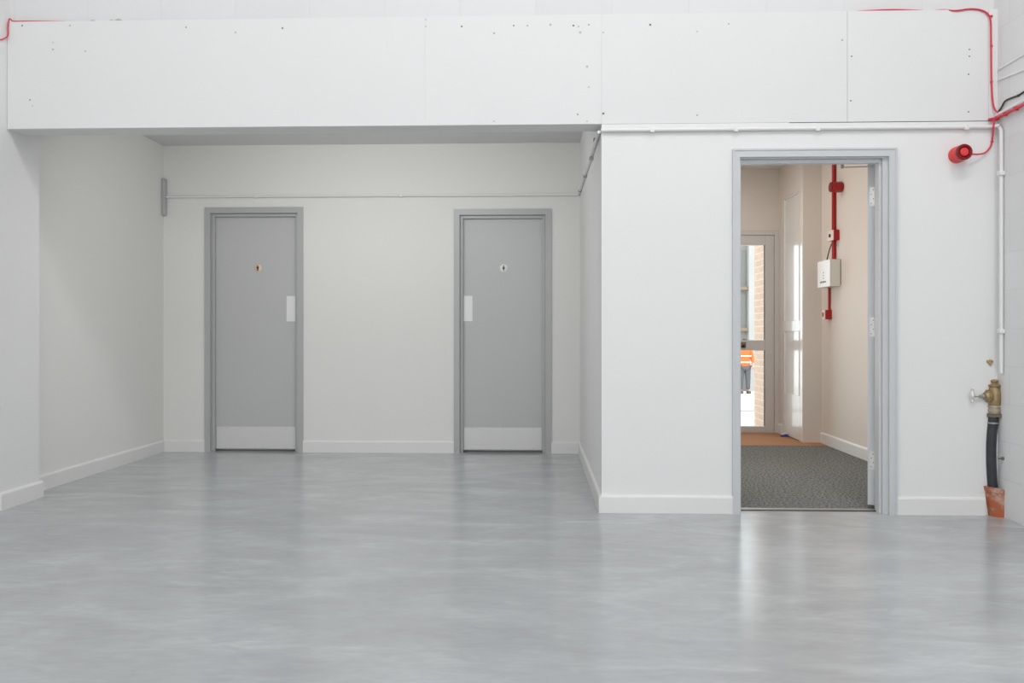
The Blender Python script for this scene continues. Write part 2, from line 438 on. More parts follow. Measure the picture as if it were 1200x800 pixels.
# back wall with two shallow recesses holding the doors
def door_spec(xl, xr, yt):
    return onY(xl, 400, B).x, onY(xr, 400, B).x, onY((xl+xr)/2, yt, B).z
specs = [door_spec(240.5, 355.5, 243), door_spec(532, 646, 245)]   # outer edges of the architraves
AR = 0.046
holes = [(s[0]+AR, s[1]-AR, s[2]-AR) for s in specs]
b = one('alcove')
xsb = [XA-0.15] + [v for h in holes for v in (h[0], h[1])] + [XR+0.12]
for i in (0, 2, 4): b.box((xsb[i], B, 0), (xsb[i+1], B+0.12, ZC))
for h in holes: b.box((h[0], B, h[2]), (h[1], B+0.12, ZC))
b.box((XA-0.15, B+0.12, 0), (XR+0.12, B+0.25, ZC))
struct(b.build('wall_back'))

# ------------------------------------------------------------------ skirting
def skirt_profile(b, p, q, out, h=0.098, t=0.018):
    """skirting from p to q along the foot of a wall, standing out by the vector out"""
    p = Vector(p); q = Vector(q); o = Vector(out).normalized()
    prof = [(0, 0), (t, 0), (t, h-0.012), (t-0.004, h-0.003), (t-0.010, h), (0, h)]
    b.ngon_prism([p + o*x + Vector((0, 0, z)) for x, z in prof], q-p)
HS = onY(800, 580, F).z
b = one('skirt'); skirt_profile(b, (XL, onX(1.5, 604, XL+0.018).y, 0), (XL, YP+0.018, 0), (1, 0, 0), HS); 
struct(b.build('baseboard_left'))
b = one('skirt'); skirt_profile(b, (XA, YP, 0), (XA, B, 0), (1, 0, 0), HS); struct(b.build('baseboard_recess_left'))
b = one('skirt')
skirt_profile(b, (XA+0.018, B, 0), (specs[0][0], B, 0), (0, -1, 0), HS)
skirt_profile(b, (specs[0][1], B, 0), (specs[1][0], B, 0), (0, -1, 0), HS)
skirt_profile(b, (specs[1][1], B, 0), (XR-0.018, B, 0), (0, -1, 0), HS)
struct(b.build('baseboard_back'))
b = one('skirt'); skirt_profile(b, (XR, F-0.018, 0), (XR, B, 0), (-1, 0, 0), HS); struct(b.build('baseboard_recess_right'))
cl = onY(858, 400, F).x; cr = onY(1050, 400, F).x; ct = onY(950, 174.5, F).z
b = one('skirt'); skirt_profile(b, (XR, F, 0), (cl, F, 0), (0, -1, 0), HS)
skirt_profile(b, (cr, F, 0), (onY(1153, 600, F).x, F, 0), (0, -1, 0), HS)
struct(b.build('baseboard_front'))

# ------------------------------------------------------------------ toilet doors
def toilet_door(idx, sp, man):
    x0, x1, zt = sp
    root = struct(empty('door_%d' % idx, ((x0+x1)/2, B, 0)))
    fr = one('greyframe'); a = AR+0.004
    y0, y1 = B-0.016, B
    # mitred architrave
    def side(xo, xi):
        fr.ngon_prism([(xo, y0, 0), (xi, y0, 0), (xi, y0, zt-a), (xo, y0, zt)], (0, y1-y0, 0))
    side(x0, x0+a); side(x1, x1-a)
    fr.ngon_prism([(x0, y0, zt), (x0+a, y0, zt-a), (x1-a, y0, zt-a), (x1, y0, zt)], (0, y1-y0, 0))
    arch = fr.build('architrave', root)
    h0, h1, hz = x0+AR, x1-AR, zt-AR
    fr = one('greyframe'); g = 0.0075
    fr.box((h0, B+0.003, 0), (h0+g, B+0.119, hz)); fr.box((h1-g, B+0.003, 0), (h1, B+0.119, hz)); fr.box((h0+g, B+0.003, hz-g), (h1-g, B+0.119, hz))
    s = 0.024
    fr.box((h0+g, B+0.016, 0), (h0+g+s, B+0.048, hz-g), bev=0.002); fr.box((h1-g-s, B+0.016, 0), (h1-g, B+0.048, hz-g), bev=0.002)
    fr.box((h0+g+s, B+0.016, hz-g-s), (h1-g-s, B+0.048, hz-g), bev=0.002)
    fr.build('door_frame', root)
    lf0, lf1 = h0+g+0.003, h1-g-0.003
    v0, v1 = h0+g+s, h1-g-s             # what shows between the stops
    lb = one('greydoor'); lb.box((lf0, B+0.049, 0.018), (lf1, B+0.093, hz-g-0.003), bev=0.0015); lb.build('door_leaf', root)
    kz1 = onY((x0, 0)[0] and 300, 500.5, B).z
    kb = one('kick'); kb.box((v0+0.006, B+0.0465, 0.022), (v1-0.006, B+0.049, kz1), bev=0.001)
    kb.use('mark')
    for t in (0.12, 0.5, 0.88):
        for z in (0.032, kz1-0.01):
            xx = v0 + (v1-v0)*t; kb.lathe((xx, B+0.046, z), (0, 1, 0), [(0, 0.002), (0.001, 0.003)], seg=8)
    kb.build('kick_plate', root)
    za = onY(300, 376.5, B).z; zb = onY(300, 346.5, B).z
    pb = one('plate')
    if man: pb.box((v1-0.088, B+0.0455, za), (v1-0.004, B+0.049, zb), bev=0.0016)
    else: pb.box((v0+0.003, B+0.0455, za), (v0+0.082, B+0.049, zb), bev=0.0016)
    pb.build('push_plate', root)
    # round pictogram sign
    c = onY(302 if man else 590.2, 314, B+0.046)
    sb = one('gold' if man else 'signwhite')
    sb.lathe((c.x, B+0.049, c.z), (0, -1, 0), [(0, 0.034), (0.0025, 0.034), (0.003, 0.033)], seg=32)
    sg = sb.build('sign_disc', root, smooth=True)
    fg = one('black'); y = B+0.0459; t = (0, -0.001, 0)
    fg.lathe((c.x, y, c.z+0.0195), (0, -1, 0), [(0, 0.0052), (0.001, 0.0052)], seg=14)
    def P(pts): fg.ngon_prism([(c.x+u/1000, y, c.z+v/1000) for u, v in pts], t)
    if man:
        P([(-8, 13), (8, 13), (10, 10), (10, -4), (7, -4), (6, 6), (6, -25), (1, -25), (0.8, -6), (-0.8, -6), (-1, -25), (-6, -25), (-6, 6), (-7, -4), (-10, -4), (-10, 10)])
    else:
        P([(-5, 13), (5, 13), (8, 8), (11, -3), (8, -4), (5, 5), (8, -10), (4, -10), (4, -25), (0.8, -25), (0.8, -10), (-0.8, -10), (-0.8, -25), (-4, -25), (-4, -10), (-8, -10), (-5, 5), (-8, -4), (-11, -3), (-8, 8)])
    f = fg.build('pictogram'); f.parent = sg
    return root
d1 = toilet_door(1, specs[0], True); d2 = toilet_door(2, specs[1], False)
d1['label'] = 'grey toilet door with a man pictogram, left of the two in the recess'
d2['label'] = 'grey toilet door with a woman pictogram on a white disc, right in the recess'

# ------------------------------------------------------------------ open doorway to corridor (door_3)
root = struct(empty('door_3', ((dl+dr)/2, F, 0)))
root['label'] = 'pale grey door frame standing open onto the carpeted corridor'
fr = one('openframe'); y0, y1 = F-0.018, F; il, ir, it = dl-0.004, dr+0.0, dt-0.0
def arch(b, xo, xi, zo, zi):
    b.ngon_prism([(xo, y0, 0), (xi, y0, 0), (xi, y0, zi), (xo, y0, zo)], (0, y1-y0, 0))
arch(fr, cl, il, ct, it); arch(fr, cr, ir, ct, it)
fr.ngon_prism([(cl, y0, ct), (il, y0, it), (ir, y0, it), (cr, y0, ct)], (0, y1-y0, 0))
# raised outer bead of the architrave
fr.box((cl, y0-0.004, 0), (cl+0.010, y0, ct-0.010)); fr.box((cr-0.010, y0-0.004, 0), (cr, y0, ct-0.010)); fr.box((cl, y0-0.004, ct-0.010), (cr, y0, ct))
fr.build('architrave', root)
fr = one('openframe')
g = 0.006; gz = 0.008
fr.box((dl, F+0.001, 0), (dl+g, F+WT, dt)); fr.box((dr-0.028, F+0.004, 0), (dr, F+WT, dt)); fr.box((dl+g, F+0.001, dt-gz), (dr-0.028, F+WT, dt))
# door stops (planted on the lining)
fr.box((dl+g, F+0.02, 0), (dl+g+0.004, F+0.062, dt-gz)); fr.box((dr-0.028-0.014, F+0.02, 0), (dr-0.028, F+0.062, dt-gz), bev=0.002)
fr.box((dl+g+0.004, F+0.02, dt-gz-0.022), (dr-0.042, F+0.062, dt-gz), bev=0.002)
fr.build('door_frame', root)
# leaf opened past a right angle into the corridor
hp = onY(1027.5, 400, F+WT+0.012)
ang = math.radians(30)
e1 = Vector((math.sin(ang), math.cos(ang), 0))           # along the leaf, away from the hinge
e2 = Vector((-math.cos(ang), math.sin(ang), 0))          # across its thickness
lt = 0.050; lw = 0.78; zl0 = 0.024; zl1 = dt-gz-0.004
hp = Vector((hp.x, hp.y, 0))
lb = one('openframe')
lb.ngon_prism([hp+Vector((0, 0, zl0)), hp+e2*lt+Vector((0, 0, zl0)), hp+e2*lt+e1*lw+Vector((0, 0, zl0)), hp+e1*lw+Vector((0, 0, zl0))], (0, 0, zl1-zl0))
leaf = lb.build('door_leaf', root)
for ya, yb in ((219, 241), (372, 394), (529, 550)):
    z0 = onY(1022, yb, hp.y).z; z1 = onY(1022, ya, hp.y).z
    hb = one('steel')
    q = hp - e1*0.0025
    hb.ngon_prism([q+e2*0.004+Vector((0, 0, z0)), q+e2*(lt-0.012)+Vector((0, 0, z0)), q+e2*(lt-0.012)+e1*0.002+Vector((0, 0, z0)), q+e2*0.004+e1*0.002+Vector((0, 0, z0))], (0, 0, z1-z0))
    hb.tube([q-e2*0.004+Vector((0, -0.004, z0)), q-e2*0.004+Vector((0, -0.004, z1))], 0.0065, 12)
    hb.use('mark')
    for k in range(4):
        zz = z0+(z1-z0)*(0.14+0.24*k); pp = q+e2*(0.018 if k % 2 else 0.030)+Vector((0, 0, zz))
        hb.lathe(pp, -e1, [(0, 0.003), (0.0012, 0.003)], seg=8)
    hb.build('hinge', root, smooth=True)
ab = one('galv')
pa = onY(987, 191.3, F+WT+0.06); pb_ = hp + e1*0.05 + e2*0.02; pb_.z = zl1-0.006; pa.z = zl1-0.012
ab.tube([pa, pb_], 0.003, 8); ab.lathe(pa+Vector((0, 0, -0.006)), (0, 0, 1), [(0, 0.009), (0.022, 0.009)], seg=14)
ab.build('door_stay', root, smooth=True)
tb = one('galv'); tb.box((dl+g, F+WT-0.03, 0.0), (dr-0.028, F+WT+0.012, 0.006), bev=0.002); tb.use('black').box((dl+g, F+WT-0.042, -0.001), (dr-0.028, F+WT-0.0305, 0.004))
struct(tb.build('trim_3'))

# ------------------------------------------------------------------ corridor shell
YM = onZ(900, 522).y                # carpet / mat edge
b = one('carpet'); b.box((XCL, F+WT-0.03, -0.1), (XCR, YM, 0.0)); b.box((XV, YM, -0.1), (XCR, YV, -0.001)); b.box((XH-0.01, F+WT+0.0, -0.1), (XCR, F+WT+0.1, 0))
struct(b.build('floor_corridor'))
b = one('mat_orange'); b.box((XCL, YM+0.004, -0.1), (XCR, YV, 0.002)); b.box((XCL, YV, -0.1), (XV+0.12, YE, 0.002)); 
o = struct(b.build('floor_entrance_matting'))
b = one('ubeige')
b.box((XCR, F+WT, 0), (XCR+0.12, YV, ZCC)); b.box((XV, YV, 0), (XCR+0.12, YV+0.12, ZCC)); 
struct(b.build('wall_corridor_right'))
# vestibule right wall with an opening for the white door
vy0 = onX(940, 400, XV).y; vy1 = onX(917.5, 400, XV).y; vz = onX(938.5, 222, XV).z
b = one('ubeige'); b.box((XV, vy1, 0), (XV+0.12, YE, ZCC)); b.box((XV, YV+0.12, vz), (XV+0.12, vy1, ZCC)); b.box((XV+0.1, YV+0.12, 0), (XV+0.12, vy1, vz))
struct(b.build('wall_vestibule_right'))
b = one('ubeige'); b.box((XCL-0.12, F+WT, 0), (XCL, YE, ZCC)); struct(b.build('wall_corridor_left'))
b = one('ubeige'); b.box((XR+0.12, F+WT, 0), (dl-0.02, F+WT+0.012, ZCC)); b.box((dr+0.005, F+WT, 0), (XCR, F+WT+0.012, ZCC)); b.box((dl-0.02, F+WT, dt+0.0), (dr+0.005, F+WT+0.012, ZCC))
struct(b.build('wall_corridor_front'))
b = one('ceil'); b.box((XR+0.12, F+WT, ZCC), (XCR+0.12, YE+0.12, ZCC+0.1)); struct(b.build('ceiling_corridor'))
# outer wall with opening
ox1 = onY(913, 400, YE).x; oz = onY(900, 270, YE).z
b = one('ubeige'); b.box((XCL, YE, oz), (XV, YE+0.2, ZCC)); b.box((ox1, YE, 0), (XV+0.12, YE+0.2, oz)); b.box((XCL-0.12, YE, 0), (XCL+0.25, YE+0.2, ZCC))
struct(b.build('wall_entrance'))
b = one('skirt'); skirt_profile(b, (XCR, F+WT+0.012, 0), (XCR, YV, 0), (-1, 0, 0), HS, 0.016)
struct(b.build('baseboard_corridor_right'))
b = one('skirt'); 
skirt_profile(b, (XV, vy1+0.0, 0), (XV, YE, 0), (-1, 0, 0), HS); skirt_profile(b, (XV, YE, 0), (ox1, YE, 0), (0, -1, 0), HS)
struct(b.build('baseboard_vestibule'))

# glazed outer door (door_4)
root = struct(empty('door_4', (2.0, YE, 0)))
root['label'] = 'glazed outer door with a deep mid rail at the end of the corridor'
px0 = XCL+0.25
f = one('upvc'); fw = 0.05
yo0, yo1 = YE-0.012, YE+0.07
f.box((ox1-fw, yo0, 0), (ox1, yo1, oz), bev=0.006); f.box((px0, yo0, 0), (px0+fw, yo1, oz), bev=0.006); f.box((px0+fw, yo0, oz-fw), (ox1-fw, yo1, oz), bev=0.006)
f.box((px0+fw, yo0+0.01, -0.03), (ox1-fw, yo1, 0.014), bev=0.004)
f.build('outer_frame', root)
gx1 = onY(896.5, 400, YE).x; gzt = onY(890, 287, YE).z; gzb = onY(890, 499.5, YE).z
r0 = onY(890, 410.5, YE).z; r1 = onY(890, 398.5, YE).z
f = one('upvc'); ya, yb = YE-0.004, YE+0.05; lx0, lx1, lz = px0+fw+0.003, ox1-fw-0.003, oz-fw-0.003; gx0 = lx0+0.085
f.box((gx1, ya, 0.012), (lx1, yb, lz), bev=0.004); f.box((lx0, ya, 0.012), (gx0, yb, lz), bev=0.004)
f.box((gx0, ya, gzt), (gx1, yb, lz), bev=0.003); f.box((gx0, ya, 0.012), (gx1, yb, gzb), bev=0.003); f.box((gx0, ya, r0), (gx1, yb, r1), bev=0.003)
lf = f.build('door_leaf', root)
for z0, z1 in ((gzb, r0), (r1, gzt)):
    gk = one('black'); t = 0.006
    gk.box((gx0, ya+0.012, z0), (gx0+t, ya+0.03, z1)); gk.box((gx1-t, ya+0.012, z0), (gx1, ya+0.03, z1))
    gk.build('gasket', root)
    gp = one('glass'); gp.box((gx0, ya+0.02, z0), (gx1, ya+0.026, z1)); gp.build('glass_pane', root)
hz = onY(871, 404, YE)
hb = one('sill'); hb.box((hz.x-0.03, ya-0.012, hz.z-0.03), (hz.x+0.025, ya, hz.z+0.03), bev=0.003)
hb.use('black'); hb.lathe((hz.x-0.005, ya-0.012, hz.z-0.012), (0, -1, 0), [(0, 0.016), (0.02, 0.016), (0.024, 0.012)], seg=18)
hb.build('door_lock', root, smooth=True)

# white glossy door in the side of the vestibule (door_5)
root = struct(empty('door_5', (XV, (vy0+vy1)/2, 0)))
root['label'] = 'gloss white door with two recessed panels beside the outer door'
xf = XV-0.004
def yz(px, py): p = onX(px, py, XV); return p.y, p.z
ly0 = YV+0.006; ly1 = vy1-0.002
py0 = onX(938, 300, XV).y; py1 = onX(918.5, 300, XV).y-0.03
zA = onX(938, 225, XV).z; zB = onX(938, 375, XV).z; zC = onX(938, 388, XV).z; zD = onX(938, 464, XV).z
f = one('glosswhite')
f.box((xf, ly0, 0.01), (XV+0.035, py0, vz-0.003), bev=0.003); f.box((xf, py1, 0.01), (XV+0.035, ly1, vz-0.003), bev=0.003)
f.box((xf, py0, zA), (XV+0.035, py1, vz-0.003), bev=0.002); f.box((xf, py0, zC), (XV+0.035, py1, zB), bev=0.003); f.box((xf, py0, 0.01), (XV+0.035, py1, zD), bev=0.002)
f.build('door_leaf', root)
for z0, z1 in ((zD, zC), (zB, zA)):
    f = one('panel'); f.box((XV+0.006, py0, z0), (XV+0.03, py1, z1)); f.build('door_panel', root)

# ------------------------------------------------------------------ pipes and conduits
zp = onY(950, 150, F-0.012).z - 0.004
rp = 0.0105
ptc = Vector((XR-0.014, F-0.016, zp))
root = empty('conduit_pipe', (XR, F, zp))
tag(root, 'thin white painted pipe running across the front wall above the open doorway', 'pipe')
xe = XH-0.014
b = one('conduit')
ysd = onX(1173.5, 300, XH-0.013).y
zbot = onX(1173.5, 437, XH-0.013).z
path = [Vector((XR-0.005, F-0.014, zp)), Vector((xe-0.05, F-0.014, zp+0.002))]
path += [Vector((xe-0.02, F-0.02, zp+0.002)), Vector((xe-0.004, F-0.05, zp)), Vector((xe, ysd+0.02, zp-0.004)), Vector((xe, ysd, zp-0.03)), Vector((xe, ysd, zp-0.07)), Vector((xe, ysd, zbot))]
b.tube(path, rp, 14); b.build('pipe', root, smooth=True)
for px in (764, 862, 958, 1132):
    p = onY(px, 150, F-0.01); c = one('conduit'); c.box((p.x-0.012, F-0.028, zp-0.016), (p.x+0.012, F, zp+0.012), bev=0.004); c.build('pipe_clip', root)
for py in (203, 388):
    z = onX(1173.5, py, xe).z; c = one('conduit'); c.box((XH-0.03, ysd-0.017, z-0.013), (XH, ysd+0.017, z+0.013), bev=0.004); c.build('pipe_clip', root)

root = empty('conduit_pipe', (XR, B, zp))
tag(root, 'thin off-white pipe along the back wall above the two toilet doors', 'pipe')
b = one('conduit')
zb2 = onY(434, 229.5, B-0.012).z
yst = F + 0.02
b.tube([Vector((XR-0.014, yst, zp)), Vector((XR-0.014, B-0.06, zb2+0.004)), Vector((XR-0.02, B-0.03, zb2)), Vector((XR-0.05, B-0.014, zb2)), Vector((XA+0.035, B-0.014, zb2))], 0.0095, 14)
b.build('pipe', root, smooth=True)
for px, py in ((698, 163), (693, 185), (685.5, 206), (679.5, 223)):
    p = onX(px, py, XR-0.014); c = one('galv'); c.box((XR-0.028, p.y-0.010, p.z-0.014), (XR, p.y+0.010, p.z+0.008), bev=0.003); c.build('pipe_clip', root)
for px in (300, 470, 618):
    p = onY(px, 229, B-0.01); c = one('conduit'); c.box((p.x-0.011, B-0.027, zb2-0.013), (p.x+0.011, B, zb2+0.013), bev=0.004); c.build('pipe_clip', root)
# strip the pipe ends at, in the corner
z0 = onY(187, 253, B).z; z1 = onY(187, 210, B).z
b = one('greyframe'); b.box((XA, B-0.045, z0), (XA+0.035, B, z1), bev=0.006)
tag(b.build('junction_strip'), 'pale grey upright plastic strip in the far left corner of the recess', 'junction box')

# ------------------------------------------------------------------ red cables, black cable, tray on right wall
def cable(name, pts, r, m, label, cat='cable', n=8, clips=(), clipm='galv'):
    b = one(m); b.tube(smooth_path(pts, n), r, 10)
    o = b.build(name, smooth=True); tag(o, label, cat)
    for c, nrm in clips:
        cb = one(clipm); c = Vector(c); s = 0.0062
        cb.box(c-Vector((s, s, s)), c+Vector((s, s, s)), bev=0.003)
        k = cb.build('cable_clip'); k.parent = o
    return o
yc = F-0.006
pl = [onX(0, 46.5, XL+0.006), onX(3, 46, XL+0.006), Vector((XL+0.012, F-0.008, onY(6, 42, F).z)), Vector((XL+0.013, F-0.008, onY(6, 30, F).z)),
      Vector((XL+0.022, F-0.006, onY(7, 22.5, F).z)), Vector((XL+0.04, F+0.000, ZT+0.004)), Vector((onY(30, 20, F).x, F+0.004, ZT+0.004)), Vector((onY(52, 20, F).x, F+0.010, ZT+0.004)), Vector((onY(75, 20, F).x, F+0.018, ZT+0.004))]
cable('red_cable', pl, 0.0035, 'redcable', 'thin red cable bending over the left end of the boarding', n=8)
zt = ZT+0.004
pr = [(onY(1000, 16, F).x, F+0.028, zt), (onY(1016, 16, F).x, F+0.012, zt), (onY(1045, 14, F).x, F+0.005, zt+0.002), (onY(1075, 15, F).x, F+0.014, zt), (onY(1092, 16, F).x, F+0.026, zt),
      (onY(1106, 15.6, F).x, F+0.012, zt), onY(1120, 12.5, F-0.004), onY(1137, 10.5, F-0.005), onY(1150, 12, F-0.006), onY(1158, 17, F-0.008), onY(1161, 26, F-0.012), onY(1161.5, 54, F-0.012), onY(1162, 96, F-0.012), onY(1163.5, 120, F-0.014),
      onY(1166.5, 129, F-0.022), onX(1170, 132, XH-0.020)]
cl_ = [(onY(1161.8, y, F-0.008), 0) for y in (19, 54, 96)]
cable('red_cable', pr, 0.0048, 'redcable', 'red cable arching over the right end of the boarding and dropping down the corner', n=8, clips=cl_, clipm='red')
# bundle climbing away along the right wall
def along(px, py, off, x=None): return onX(px, py, XH-off)
q0 = onX(1167, 138.5, XH-0.012); q1 = onX(1200, 121.5, XH-0.012)
d = (q1-q0)
b = one('conduit'); b.tube([q0+Vector((0, -0.01, 0.014)), q0+Vector((0, 0, 0.014))+d*1.0+Vector((0, -1.2, d.z/d.y*-1.2))], 0.011, 12)
tag(b.build('conduit_pipe', smooth=True), 'white conduit running toward the viewer along the right wall, above the red cables', 'pipe')
for k, (dx, dz, m, lab) in enumerate(((0.0, -0.012, 'redcable', 'thick red cable clipped along the right wall below the white conduit'),)):
    b = one(m)
    P0 = Vector((XH-0.030, F-0.020, q0.z-0.006))
    path = [Vector((XH-0.06, F-0.014, q0.z-0.010)), P0] + [q0 + d*t + Vector((-0.014, 0, dz)) for t in (0.25, 0.6, 1.0)] + [q0 + d + Vector((-0.014, -1.2, dz + d.z/d.y*-1.2))]
    b.tube(path, 0.0075, 12)
    cab = tag(b.build('red_cable', smooth=True), lab, 'cable')
    for t in (0.12, 0.42, 0.8):
        c = q0 + d*t + Vector((-0.012, 0, -0.010)); cb = one('red'); cb.box(c-Vector((0.011, 0.008, 0.011)), c+Vector((0.012, 0.008, 0.011)), bev=0.003)
        k_ = cb.build('cable_clip'); k_.parent = cab
# drop to the sounder
xj = onY(1164, 145, F-0.02).x
ps = [Vector((xj, F-0.034, q0.z-0.004)), onY(1164, 150, F-0.032), onY(1163.5, 158, F-0.022), onY(1162.5, 166, F-0.008), onY(1160, 173, F-0.007), onY(1154, 179, F-0.012), onY(1147, 180.6, F-0.03), onY(1141, 180.6, F-0.04), onY(1133, 180.6, F-0.045)]
cable('red_cable', ps, 0.0048, 'redcable', 'short red cable curving down from the corner into the round red alarm sounder', n=8, clips=[(onY(1162.5, 166, F-0.008), 0)], clipm='red')
pk = [onX(1170, 131, XH-0.008), onX(1173.5, 126, XH-0.01), onX(1178, 118.5, XH-0.01), onX(1186, 114.5, XH-0.007), onX(1193, 112, XH-0.006), onX(1200, 107.5, XH-0.006)]
pk.append(pk[-1]+(pk[-1]-pk[-2])*4)
cable('black_cable', pk, 0.005, 'black', 'black cable running along the right wall above the white conduit', n=8, clips=[(onX(1193, 112, XH-0.006), 0)], clipm='black')
# faint old conduit lines painted over on the right wall
for ya_, yb_, lab in ((82, 64, 'upper painted-over conduit line on the right wall'), (94, 82, 'lower painted-over conduit line on the right wall')):
    a = onX(1170, ya_, XH-0.002); c = onX(1200, yb_, XH-0.002); c = c + (c-a)*1.5
    b = one('conduit'); b.tube([a, c], 0.006, 10); tag(b.build('painted_conduit', smooth=True), 'thin ' + lab + ' above the black cable', 'conduit')

# ------------------------------------------------------------------ fire alarm sounder
c = onY(1124, 180.5, F-0.03)
root = empty('alarm_sounder', (c.x, F, c.z))
tag(root, 'round red fire alarm sounder on the front wall right of the open doorway', 'alarm sounder')
c0 = Vector((c.x, F, c.z))
dirv = (onY(1129.5, 178.5, F-0.09) - Vector((c.x, F-0.0, c.z))); 
b = one('redbright'); b.lathe(c0, (0, -1, 0), [(0, 0.047), (0.035, 0.047), (0.04, 0.044)], 40); b.build('base', root, smooth=True)
b = one('redbright'); b.lathe(c0+Vector((0, -0.04, 0)), (0, -1, 0), [(0, 0.044), (0.03, 0.044), (0.034, 0.042)], 40); b.build('body', root, smooth=True)
b = one('ringred'); b.lathe(c0+Vector((0, -0.074, 0)), (0, -1, 0), [(0, 0.045), (0.012, 0.045), (0.016, 0.041), (0.016, 0.034), (0.004, 0.024), (0.002, 0.012), (0.002, 0.0)], 40); b.build('horn_ring', root, smooth=True)
b = one('redbright'); b.lathe(c0+Vector((0, -0.074, 0)), (0, -1, 0), [(0, 0.024), (0.012, 0.024), (0.017, 0.019), (0.019, 0.0)], 32); b.build('lens', root, smooth=True)

# ------------------------------------------------------------------ water standpipe in the corner
yS = onZ(1168, 607).y + 0.07
def at(px, py, dy=0.0): return onY(px, py, yS+dy)
S = yS/F_PX
root = empty('clay_drain_pipe', (at(1167, 600).x, yS, 0))
tag(root, 'broken terracotta pipe collar with cement splashes standing on the floor in the right corner', 'clay pipe')
base = at(1168.5, 604); base.z = 0
zt_ = at(1166, 569).z
r0_, r1_ = 0.064, 0.066
b = one('terra'); seg = 40
cx = at(1170.5, 600).x; cxt = at(1166.5, 569).x
bm = b.bm; rings = []
random.seed(3)
def ringz(t, k):
    a = 2*PI*k/seg
    # broken away on the side facing the right wall
    cut = max(0.0, math.cos(a+0.9))**4*0.014
    return (zt_-cut-random.uniform(0, 0.003))*t
for (t, ro) in ((0, 0.058), (0.35, 0.059), (0.7, 0.060), (0.82, 0.060), (0.84, 0.063), (1.0, 0.064)):
    rg = []
    for k in range(seg):
        a = 2*PI*k/seg; z = ringz(t, k); X0 = cx+(cxt-cx)*t
        rg.append(bm.verts.new((X0+math.cos(a)*ro, yS+math.sin(a)*ro, max(z, 0))))
    rings.append(rg)
for (t, ro) in ((1.0, 0.052), (0.5, 0.050), (0.3, 0.048)):
    rg = []
    for i_, k in enumerate(range(seg)):
        a = 2*PI*k/seg; z = rings[5][k].co.z*t; X0 = cx+(cxt-cx)*t
        rg.append(bm.verts.new((X0+math.cos(a)*ro, yS+math.sin(a)*ro, z)))
    rings.append(rg)
for i in range(len(rings)-1):
    for k in range(seg): bm.faces.new([rings[i][k], rings[i][(k+1) % seg], rings[i+1][(k+1) % seg], rings[i+1][k]])
bm.faces.new(list(reversed(rings[0]))); bm.faces.new(rings[-1])
b.build('clay_collar', root, smooth=True)
b = one('cement')
for k in range(26):
    a = random.uniform(-1.2, 0.9); rr = random.uniform(0.058, 0.072); h = random.uniform(0.0, 0.13) if a > -0.4 else random.uniform(0, 0.02)
    s = random.uniform(0.004, 0.013)
    p = Vector((cx+math.cos(a)*rr-0.002, yS+math.sin(a)*rr, h+s*0.5))
    before = set(b.bm.verts); r = bmesh.ops.create_icosphere(b.bm, subdivisions=1, radius=s)
    for v in r['verts']: v.co = p + v.co*random.uniform(0.7, 1.1)
o = b.build('cement_crumbs', root); o['kind'] = 'stuff'
b = one('black'); b.tube(smooth_path([at(1176, 570, -0.035), at(1178, 578, -0.05), at(1179.5, 588, -0.052), at(1182, 592, -0.045), at(1181, 600, -0.05)], 5), [0.002+0.003*abs(math.sin(k*0.9)) for k in range(21)], 8)
b.build('crack_edge', root, smooth=True)

root = empty('water_standpipe', (cx, yS, 0.06))
tag(root, 'black water pipe with a brass stop valve rising from the terracotta collar', 'standpipe')
hp_ = [at(1164, 585), at(1162.7, 565), at(1161.6, 545), at(1161.4, 525), at(1162.2, 508), at(1163.5, 495), at(1164, 488)]
b = one('hose'); b.tube(smooth_path(hp_, 6), 0.0265, 20); b.build('black_pipe', root, smooth=True)
vx = at(1165, 480).x
def Z(py): return at(1165, py).z
b = one('bronze'); b.lathe((vx, yS, Z(488.5)), (0, 0, 1), [(0, 0.036), (0.002, 0.041), (Z(484.5)-Z(488.5), 0.041), (Z(484)-Z(488.5), 0.036)], 6); b.build('hex_nut', root)
b = one('brasspale'); b.lathe((vx, yS, Z(484)), (0, 0, 1), [(0, 0.029), (0.010, 0.029), (0.012, 0.034), (0.022, 0.034), (0.024, 0.030), (0.034, 0.030), (0.036, 0.035), (0.046, 0.034)], 32); b.build('collar', root, smooth=True)
b = one('brass'); hb_ = Z(453)-Z(474.5)
b.lathe((vx+0.002, yS, Z(474.5)), (0, 0, 1), [(0, 0.031), (0.012, 0.035), (hb_*0.45, 0.036), (hb_*0.8, 0.032), (hb_, 0.026), (hb_+0.003, 0.033), (hb_+0.012, 0.034), (hb_+0.015, 0.022), (hb_+0.020, 0.016)], 32)
b.build('valve_body', root, smooth=True)
# bonnet and spindle to the left
zc = Z(462.5); nd = Vector((-1, -0.15, -0.02)).normalized(); s0 = Vector((vx-0.012, yS, zc-0.006))
b = one('brass'); b.lathe(s0, nd, [(0, 0.026), (0.018, 0.030), (0.022, 0.036), (0.032, 0.036), (0.036, 0.027), (0.048, 0.020)], 28); b.build('bonnet', root, smooth=True)
b = one('galv'); b.lathe(s0+nd*0.046, nd, [(0, 0.013), (0.014, 0.013), (0.018, 0.009), (0.034, 0.008), (0.036, 0.0045), (0.080, 0.0045)], 16); b.build('spindle', root, smooth=True)
hc = s0+nd*0.122+Vector((0, 0, 0.006))
b = one('steel')
b.tube([s0+nd*0.08, hc], 0.0045, 10)
b.lathe(hc-Vector((0, 0, 0.040)), (0, 0, 1), [(0, 0.004), (0.003, 0.0075), (0.016, 0.006), (0.022, 0.010), (0.040, 0.0125), (0.058, 0.010), (0.064, 0.006), (0.077, 0.0075), (0.080, 0.004)], 18)
b.build('tee_handle', root, smooth=True)
